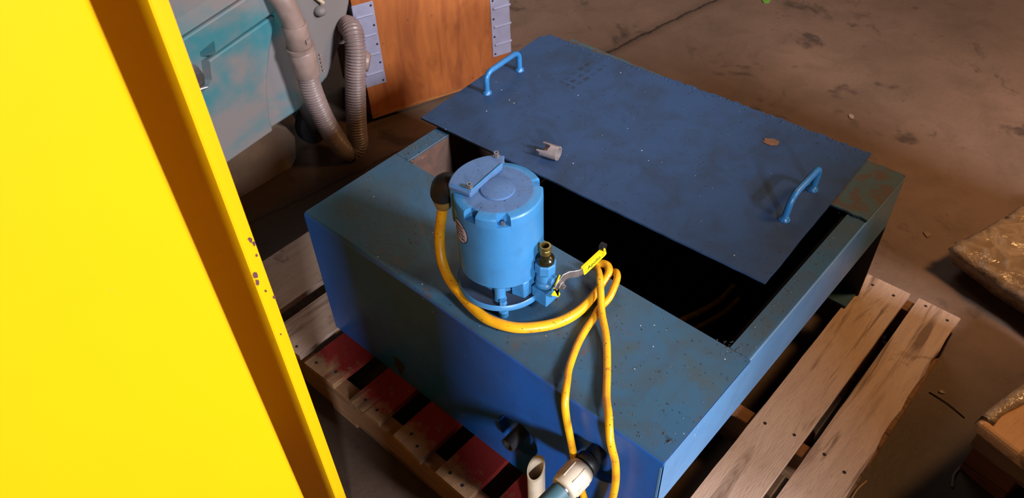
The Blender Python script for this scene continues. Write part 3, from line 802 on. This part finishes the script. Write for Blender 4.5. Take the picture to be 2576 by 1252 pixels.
# ------------------------------------------------------------------ floor scrubber
XF = -.76
scr = thing('floor_scrubber', 'dusty teal floor scrubber machine behind the tank, with corrugated hose', 'cleaning machine', (-1.0, .1, 0))
def Sp(o): o.location = (1.0, -.1, 0); return o
edge_r = [(.500, .232), (.634, .294), (.699, .372), (.754, .459), (.782, .513), (.803, .603), (.80, .70), (.79, .95)]
bm = new_bm(); prism(bm, [(-.55, .095), (.18, .204)] + edge_r + [(-.55, .95)], XF - .020, -1.16, 'x')
Sp(obj('main_tank', bm, M['scrub'], scr, True, bev=.012, seg=3))
low = [(-.55, .097), (.18, .204), (.37, .226), (.372, .275), (.385, .35), (.405, .42), (.440, .50), (.478, .575), (.484, .592), (.470, .596), (.26, .560), (-.55, .42)]
bm = new_bm(); prism(bm, low, XF, XF - .06, 'x'); lp = Sp(obj('lower_panel', bm, M['scrub'], scr, True, bev=.007, seg=3))
up = [(-.55, .435), (.255, .572), (.486, .614), (.496, .628), (.497, .70), (.48, .712), (.38, .690), (.187, .660), (-.55, .54)]
bm = new_bm(); prism(bm, up, XF + .016, XF - .06, 'x'); upn = Sp(obj('upper_panel', bm, M['scrub'], scr, True, bev=.007, seg=3))
# dusty shoulder leaning back above the teal band, with the dark hand-hold
bm = new_bm()
lo_e = [(-.55, .545), (.187, .665), (.38, .695), (.49, .716)]; 
v1 = [bm.verts.new((XF + .014, y, z)) for y, z in lo_e]; v2 = [bm.verts.new((XF - .075, y, z + .085)) for y, z in lo_e]; v3 = [bm.verts.new((XF - .075, y, z - .02)) for y, z in lo_e]
for i in range(3):
    bm.faces.new((v1[i], v1[i + 1], v2[i + 1], v2[i])); bm.faces.new((v2[i], v2[i + 1], v3[i + 1], v3[i])); bm.faces.new((v3[i], v3[i + 1], v1[i + 1], v1[i]))
bm.faces.new((v1[0], v2[0], v3[0])); bm.faces.new((v1[3], v3[3], v2[3]))
Sp(obj('top_shoulder', bm, M['scrub'], scr, True, bev=.006, seg=2))
bm = new_bm(); pts = []
for k in range(24):
    a = 2 * PI * k / 24; c, s = math.cos(a), math.sin(a)
    pts.append((.155 + .095 * math.copysign(abs(c) ** .5, c), .727 + .020 * math.copysign(abs(s) ** .5, s) + .012 * c))
slope = lambda y, z: XF + .014 - (z - (.665 + .15 * (y - .187))) / .085 * .089
vs = [bm.verts.new((slope(y, z) - .02, y, z)) for y, z in pts]; v2 = [bm.verts.new((slope(y, z) + .0015, y, z + .001)) for y, z in pts]
bm.faces.new(vs); bm.faces.new(v2)
for k in range(24): bm.faces.new((vs[k], vs[(k + 1) % 24], v2[(k + 1) % 24], v2[k]))
Sp(obj('hand_hold', bm, M['interior'], scr, True))  # near-black plug on the slope, painted as the recess's inner shade
# latch pocket cut through both panels
def cutter(poly, x0, x1):
    b2 = new_bm()
    a = [b2.verts.new((x0, y, z)) for y, z in poly]
    cy = sum(p[0] for p in poly) / len(poly) - .065; cz = sum(p[1] for p in poly) / len(poly)
    b = [b2.verts.new((x1, cy + (y - cy) * .45, cz + (z - cz) * .62)) for y, z in poly]
    b2.faces.new(a[::-1]); b2.faces.new(b); n = len(poly)
    for i in range(n): b2.faces.new((a[i], a[(i + 1) % n], b[(i + 1) % n], b[i]))
    bmesh.ops.recalc_face_normals(b2, faces=b2.faces)
    return obj('cutter', b2, M['scrub'])
pocket = [(.05, .56), (.277, .620), (.250, .492), (.185, .455), (.04, .45)]
for pnl in (lp, upn):
    pnl.parent = None; pnl.location = (0, 0, 0); cut(pnl, [cutter(pocket, XF + .03, XF - .075)]); pnl.parent = scr; Sp(pnl)
bm = new_bm(); strapP = [(XF + .002, .165, .585), (XF + .010, .180, .560), (XF + .008, .190, .525), (XF - .002, .186, .490)]
P = [Vector(p) for p in strapP]; rows = []
for p in P: rows.append([bm.verts.new(p + Vector(q)) for q in ((-.003, -.013, 0), (.003, -.013, 0), (.003, .013, 0), (-.003, .013, 0))])
for p, q in zip(rows, rows[1:]):
    for k in range(4): bm.faces.new((p[k], p[(k + 1) % 4], q[(k + 1) % 4], q[k]))
bm.faces.new(rows[0]); bm.faces.new(rows[-1])
box(bm, (XF - .02, .150, .500), (XF + .002, .200, .530)); tube(bm, [(XF + .004, .15, .492), (XF + .012, .20, .488)], .004, 8)
Sp(obj('latch', bm, M['steel'], scr, True))['label'] = 'bright steel latch'
# skirt and wheel under the body
bm = new_bm(); prism(bm, [(-.55, .0), (.43, .0), (.462, .03), (.478, .112), (.455, .165), (.42, .198), (.30, .21), (-.55, .085)], -.82, -1.12, 'x')
Sp(obj('squeegee_skirt', bm, M['skirt'], scr, True, bev=.01, seg=3))
bm = new_bm(); lathe(bm, (-.86, .60, .075), (-1, 0, 0), [(.05, 0), (.072, .006), (.075, .012), (.075, .04), (.072, .046), (.05, .05)], 32); Sp(obj('caster_wheel', bm, M['black'], scr, True))
bm = new_bm(); prism(bm, [(.56, .06), (.64, .06), (.64, .235), (.52, .235)], -.845, -.852, 'x'); prism(bm, [(.56, .06), (.64, .06), (.64, .235), (.52, .235)], -.918, -.925, 'x'); box(bm, (-.925, .52, .232), (-.845, .64, .242))
Sp(obj('caster_fork', bm, M['dark'], scr, False))
# hose: elbow, cuffs, corrugated loop
bm = new_bm(); P = crom([(-.80, .475, .70), (-.75, .480, .700), (-.715, .490, .672), (-.702, .500, .62), (-.70, .506, .56)], 8); tube(bm, P, .034, 24)
hz = Sp(obj('hose_elbow', bm, M['hose_cuff'], scr, True))
bm = new_bm(); d = Vector((0, .006, -.15)); lathe(bm, (-.70, .506, .578), d, [(.0375, 0), (.0385, .002), (.0385, .072), (.0375, .074)], 32); box(bm, (-.664, .508, .522), (-.656, .522, .535))
Sp(obj('hose_cuff', bm, M['hose_cuff'], scr, True, angle=40))
bm = new_bm(); lathe(bm, (-.70, .509, .502), d, [(.040, 0), (.045, .001), (.045, .012), (.0395, .014), (.0425, .018), (.0405, .085), (.0385, .105), (.034, .107)], 32); 
for k in range(5): box(bm, (-.668, .546, .405 + k * .014), (-.660, .552, .412 + k * .014))
Sp(obj('hose_cuff', bm, M['hose_cuff'], scr, True, angle=40))
path = [(-.70, .510, .41), (-.70, .512, .332), (-.70, .528, .23), (-.698, .553, .130), (-.692, .580, .062), (-.684, .606, .040), (-.676, .630, .066), (-.676, .637, .12), (-.678, .655, .22), (-.680, .677, .321), (-.684, .699, .395), (-.702, .716, .440), (-.74, .735, .452), (-.80, .752, .430), (-.86, .765, .37)]
P = resample(crom(path, 16), .0022)
def corr(i):
    s = i * .0022; return .0330 + .0032 * (math.sin(2 * PI * s / .0098))
bm = new_bm(); tube(bm, P, corr, 26); Sp(obj('corrugated_hose', bm, M['hose'], scr, True, angle=180))
# small knob and cleat on the far part of the tank
bm = new_bm(); ball(bm, (-.775, .655, .535), .022, 0, (1, 1, .8)); Sp(obj('drain_knob', bm, M['scrub'], scr, True))
bm = new_bm(); tube(bm, [(-.770, .648, .585), (-.765, .668, .560)], .006, 8); Sp(obj('cable_cleat', bm, M['pvc'], scr, True))
bm = new_bm(); lathe(bm, (-.74, .735, .33), (.6, .5, -.2), [(.02, 0), (.036, .006), (.038, .03), (.03, .045)], 24); Sp(obj('hose_plug', bm, M['hose_cuff'], scr, True))

# ------------------------------------------------------------------ plywood crate
eC = Vector((.34171608, .93980324, 0)); nC = Vector((.93980324, -.34171608, 0))
MC = Matrix(((eC.x, nC.x, 0, 0), (eC.y, nC.y, 0, 0), (0, 0, 1, 0), (0, 0, 0, 1)))
crate = thing('plywood_crate', 'orange plywood crate with galvanised corner strips behind the lid', 'crate', (-.786, .784, 0))
crate.rotation_euler = (0, 0, math.atan2(eC.y, eC.x))
# local x along the face, local -y towards the viewer
Wc, Hc, Dc = .597, .72, .34
bm = new_bm(); box(bm, (0.004, 0, .05), (Wc - .004, .012, Hc)); obj('front_board', bm, M['ply'], crate)
for x0, x1 in ((.004, .016), (Wc - .016, Wc - .004)):
    bm = new_bm(); box(bm, (x0, .0125, .05), (x1, Dc - .0125, Hc)); obj('side_board', bm, M['ply'], crate)
bm = new_bm(); box(bm, (.004, Dc - .012, .05), (Wc - .004, Dc, Hc)); obj('back_board', bm, M['ply'], crate)
bm = new_bm(); box(bm, (.004, 0, Hc + .0005), (Wc - .004, Dc, Hc + .0125)); obj('top_board', bm, M['ply'], crate)
bm = new_bm()
for k in range(4): box(bm, (.004, .0006 - .0012 * (k % 2), .036 + k * .0035), (Wc - .004, .03, .0392 + k * .0035))
box(bm, (.004, .03, .036), (Wc - .004, Dc, .0495))
obj('bottom_board', bm, M['ply_edge'], crate)
for y in (.09, .25):
    bm = new_bm(); box(bm, (.02, y, 0), (Wc - .02, y + .04, .0355)); obj('skid', bm, M['stringer'], crate)
def corner_strip(x0, x1, z0, side):
    bm = new_bm(); box(bm, (x0, -.0018, z0), (x1, -.0002, z0 + .32))
    if side > 0: box(bm, (x1 - .0005, -.0018, z0), (x1 + .001, .06, z0 + .32))
    else: box(bm, (x0 - .001, -.0018, z0), (x0 + .0005, .06, z0 + .32))
    o = obj('corner_strip', bm, M['galv'], crate, bev=.0005, seg=1)
    for k in range(4):                                    # pressed ribs and the screws between them
        z = z0 + (.050 + k * .075)
        bm = new_bm(); a, b = (x1 - .068, x1 - .010) if side < 0 else (x0 + .014, x1 + .001)
        tube(bm, [(a, -.0018, z), (b, -.0018, z)], .0052, 10); ball(bm, (a, -.0018, z), .0052, seg=10); ball(bm, (b, -.0018, z), .0052, seg=10)
        obj('pressed_rib', bm, M['galv'], o, True)
    for k in range(5):
        z = z0 + .012 + k * .0735; x = x1 - .010 if side < 0 else x0 + .010
        bm = new_bm(); lathe(bm, (x, -.0018, z), (0, -1, 0), [(.0042, 0), (.004, .0012), (.0025, .002)], 12); obj('screw', bm, M['dark'], o, True)
corner_strip(.003, .079, .174, -1)
corner_strip(.519, .597, .139, 1)

# ------------------------------------------------------------------ wrapped bundles at the right
def sheet_poly(cor, n, j):
    out = []
    for a, b in zip(cor, cor[1:] + cor[:1]):
        a, b = Vector(a), Vector(b)
        for k in range(n): out.append(a.lerp(b, k / n) + Vector((random.uniform(-j, j), random.uniform(-j, j))))
    return out
bun = thing('wrapped_bundle', 'pale plastic-wrapped bundle on the floor at the right edge, beyond the pallet', 'bundle', (1.35, 1.6, 0))
bm = new_bm(); cor = [(1.103, 1.389), (1.335, 1.318), (1.62, 1.24), (1.85, 1.80), (1.30, 1.90), (1.20, 1.72), (1.185, 1.635), (1.13, 1.50)]
top = sheet_poly(cor, 7, .006); ctr = Vector((1.45, 1.58))
rows = [[Vector((p.x, p.y, .012)) for p in top], [Vector((p.x, p.y, .085 + random.uniform(-.006, .006))) for p in top]]
for f in (.94, .85, .7, .5, .3, .12): rows.append([Vector((ctr.x + (p.x - ctr.x) * f, ctr.y + (p.y - ctr.y) * f, .100 + noise.noise(Vector((p.x * 9 * f, p.y * 9, f * 5))) * .014)) for p in top])
rows[0] = [Vector((ctr.x + (p.x - ctr.x) * .92, ctr.y + (p.y - ctr.y) * .92, .028)) for p in rows[0]]
V = [[bm.verts.new(p - Vector((1.35, 1.6, 0))) for p in r] for r in rows]; nn_ = len(top)
for a, b in zip(V, V[1:]):
    for k in range(nn_): bm.faces.new((a[k], a[(k + 1) % nn_], b[(k + 1) % nn_], b[k]))
bm.faces.new(V[0][::-1]); bm.faces.new(V[-1]); obj('plastic_wrap', bm, M['film'], bun, True, angle=80)
bm = new_bm(); 
for y in (-.10, .12): box(bm, (-.10, y, 0), (.38, y + .08, .030))
obj('skid', bm, M['block'], bun)
bm = new_bm(); box(bm, (.40, -.30, .13), (.74, .22, 1.3)); obj('shade_load', bm, M['block'], bun, bev=.004)  # unseen tall block, added to keep side daylight off the floor
cr = thing('wrapped_crate', 'brown wooden crate under shiny plastic at the lower right corner', 'crate', (1.376, .706, 0), math.radians(-15))
bm = new_bm(); box(bm, (0.0, 0.0, .205), (.62, .60, .24)); obj('top_board', bm, M['crate_top'], cr, bev=.012, seg=3)
bm = new_bm(); box(bm, (.012, .012, .150), (.608, .588, .2045)); obj('crate_side', bm, M['stringer'], cr, bev=.003)
bm = new_bm(); n = 30; rows = []
for k in range(n + 1):                     # crumpled wrap folded over the far edge
    t = k / n; y = .02 + .57 * t; w = .016 + .012 * noise.noise(Vector((t * 7, 1, 2))); 
    rows.append([bm.verts.new((x, y + random.uniform(-.002, .002), .2405 + h + random.uniform(0, .003))) for x, h in ((-.004, -.03), (-.002, .001), (w * .5, .005), (w, .002), (w * 1.8, .0008))])
for a, b in zip(rows, rows[1:]):
    for k in range(4): bm.faces.new((a[k], a[k + 1], b[k + 1], b[k]))
o = obj('plastic_wrap', bm, M['film'], cr, True, angle=80); sm = o.modifiers.new('solid', 'SOLIDIFY'); sm.thickness = .001
bm = new_bm(); box(bm, (.36, -.06, .2455), (.80, .52, 1.25)); obj('shade_load', bm, M['block'], cr, bev=.004)  # unseen tall block, added to shade the apron and far pallet end
for y in (.06, .42):
    bm = new_bm(); box(bm, (.01, y, 0), (.12, y + .12, .1495)); obj('skid_block', bm, M['block'], cr, bev=.004)
    bm = new_bm(); box(bm, (.45, y, 0), (.56, y + .12, .1495)); obj('skid_block', bm, M['block'], cr, bev=.004)

# ------------------------------------------------------------------ small litter
def straw(pts, r, label, c=(120, 100, 80)):
    bm = new_bm(); tube(bm, crom(pts, 6), r, 6)
    return tag(obj('straw', bm, plain('dry_straw', c, .8), None, True), label, 'straw')
straw([(1.262, .935, .003), (1.31, .93, .004), (1.36, .915, .003)], .002, 'thin straw on the dark floor between pallet and wrapped crate')
straw([(1.409, .70, .003), (1.40, .735, .004), (1.405, .772, .003)], .003, 'pale straw on the floor at the foot of the wrapped crate')
straw([(1.248, .46, .002), (1.244, .52, .030), (1.250, .585, .002)], .0016, 'pale splinter of straw leaning on the pallet outer board', (176, 140, 92))
def scrap(loc, s, label, c, n=7, h=.004):
    bm = new_bm(); pts = [(s * random.uniform(.6, 1.1) * math.cos(2 * PI * k / n) * 1.5, s * random.uniform(.6, 1.1) * math.sin(2 * PI * k / n)) for k in range(n)]
    prism(bm, pts, 0, h); o = obj('floor_scrap', bm, plain('scrap', c, .7), None, bev=.0008, seg=1); o.location = loc; o.rotation_euler = (0, 0, random.uniform(0, 3))
    return tag(o, label, 'scrap')
scrap((.560, 1.965, 0), .013, 'pale paper scrap on the concrete beyond the right lid corner', (176, 156, 142))
scrap((-.13, 2.567, 0), .018, 'green leaf scrap on the concrete at the top edge of the photo', (110, 170, 60))
scrap((1.285, .955, 0), .007, 'small pale chip on the dark floor beside the pallet outer board', (150, 130, 112))
scrap((1.02, 1.52, 0), .012, 'small tan chip on the floor left of the wrapped bundle', (140, 108, 84))
# grit and paint crumbs over tank top, lid and motor: nobody could count it
bm = new_bm()
def grit(x, y, z, s, mi):
    q = [bm.verts.new((x + random.uniform(-s, s), y + random.uniform(-s, s), z + random.uniform(0, s * .6))) for _ in range(4)]
    for f in ((0, 1, 2), (0, 1, 3), (1, 2, 3), (0, 2, 3)): bm.faces.new([q[i] for i in f]).material_index = mi
for k in range(760):
    x = random.random(); y = random.uniform(.01, .284)
    if x < .45 and random.random() < .6: continue
    if math.hypot(x - MX, y - MY) < .1: continue
    grit(x, y, ZT + .0003, random.choice((.0009, .0012, .0016, .0024)), random.choice((0, 1, 1, 1, 2)))
for k in range(150): grit(random.uniform(.958, .992), random.uniform(.295, .78), ZT + .0003, random.choice((.0012, .002)), random.choice((0, 1, 2)))
for k in range(90): grit(random.uniform(.002, .044), random.uniform(.295, .42), ZT + .0003, random.choice((.0012, .002, .003)), random.choice((0, 1, 2)))
for k in range(330):
    s, t = random.random(), random.random(); p = A.lerp(B, s).lerp(D.lerp(Cc, s), t * .96 + .02)
    grit(p.x, p.y, ZT + .0113, random.choice((.0010, .0014, .002)), random.choice((0, 1, 1, 1)))
for k in range(110):
    a, r = random.uniform(0, 2 * PI), .076 * math.sqrt(random.random()); x, y = r * math.cos(a), r * math.sin(a)
    grit(MX + x, MY + y, ZT + (.2708 if x < -.035 else .2612 if r > .033 else .2648), random.choice((.0008, .0012)), random.choice((1, 1, 1, 2)))
o = obj('grit', bm, [plain('pale_grit', (128, 128, 128), .5), plain('dark_grit', (26, 24, 26), .6), plain('rust_grit', (120, 82, 60), .8)])
tag(o, 'fine grit and paint crumbs scattered over the blue tank, lid and motor', 'grit', kind='stuff')
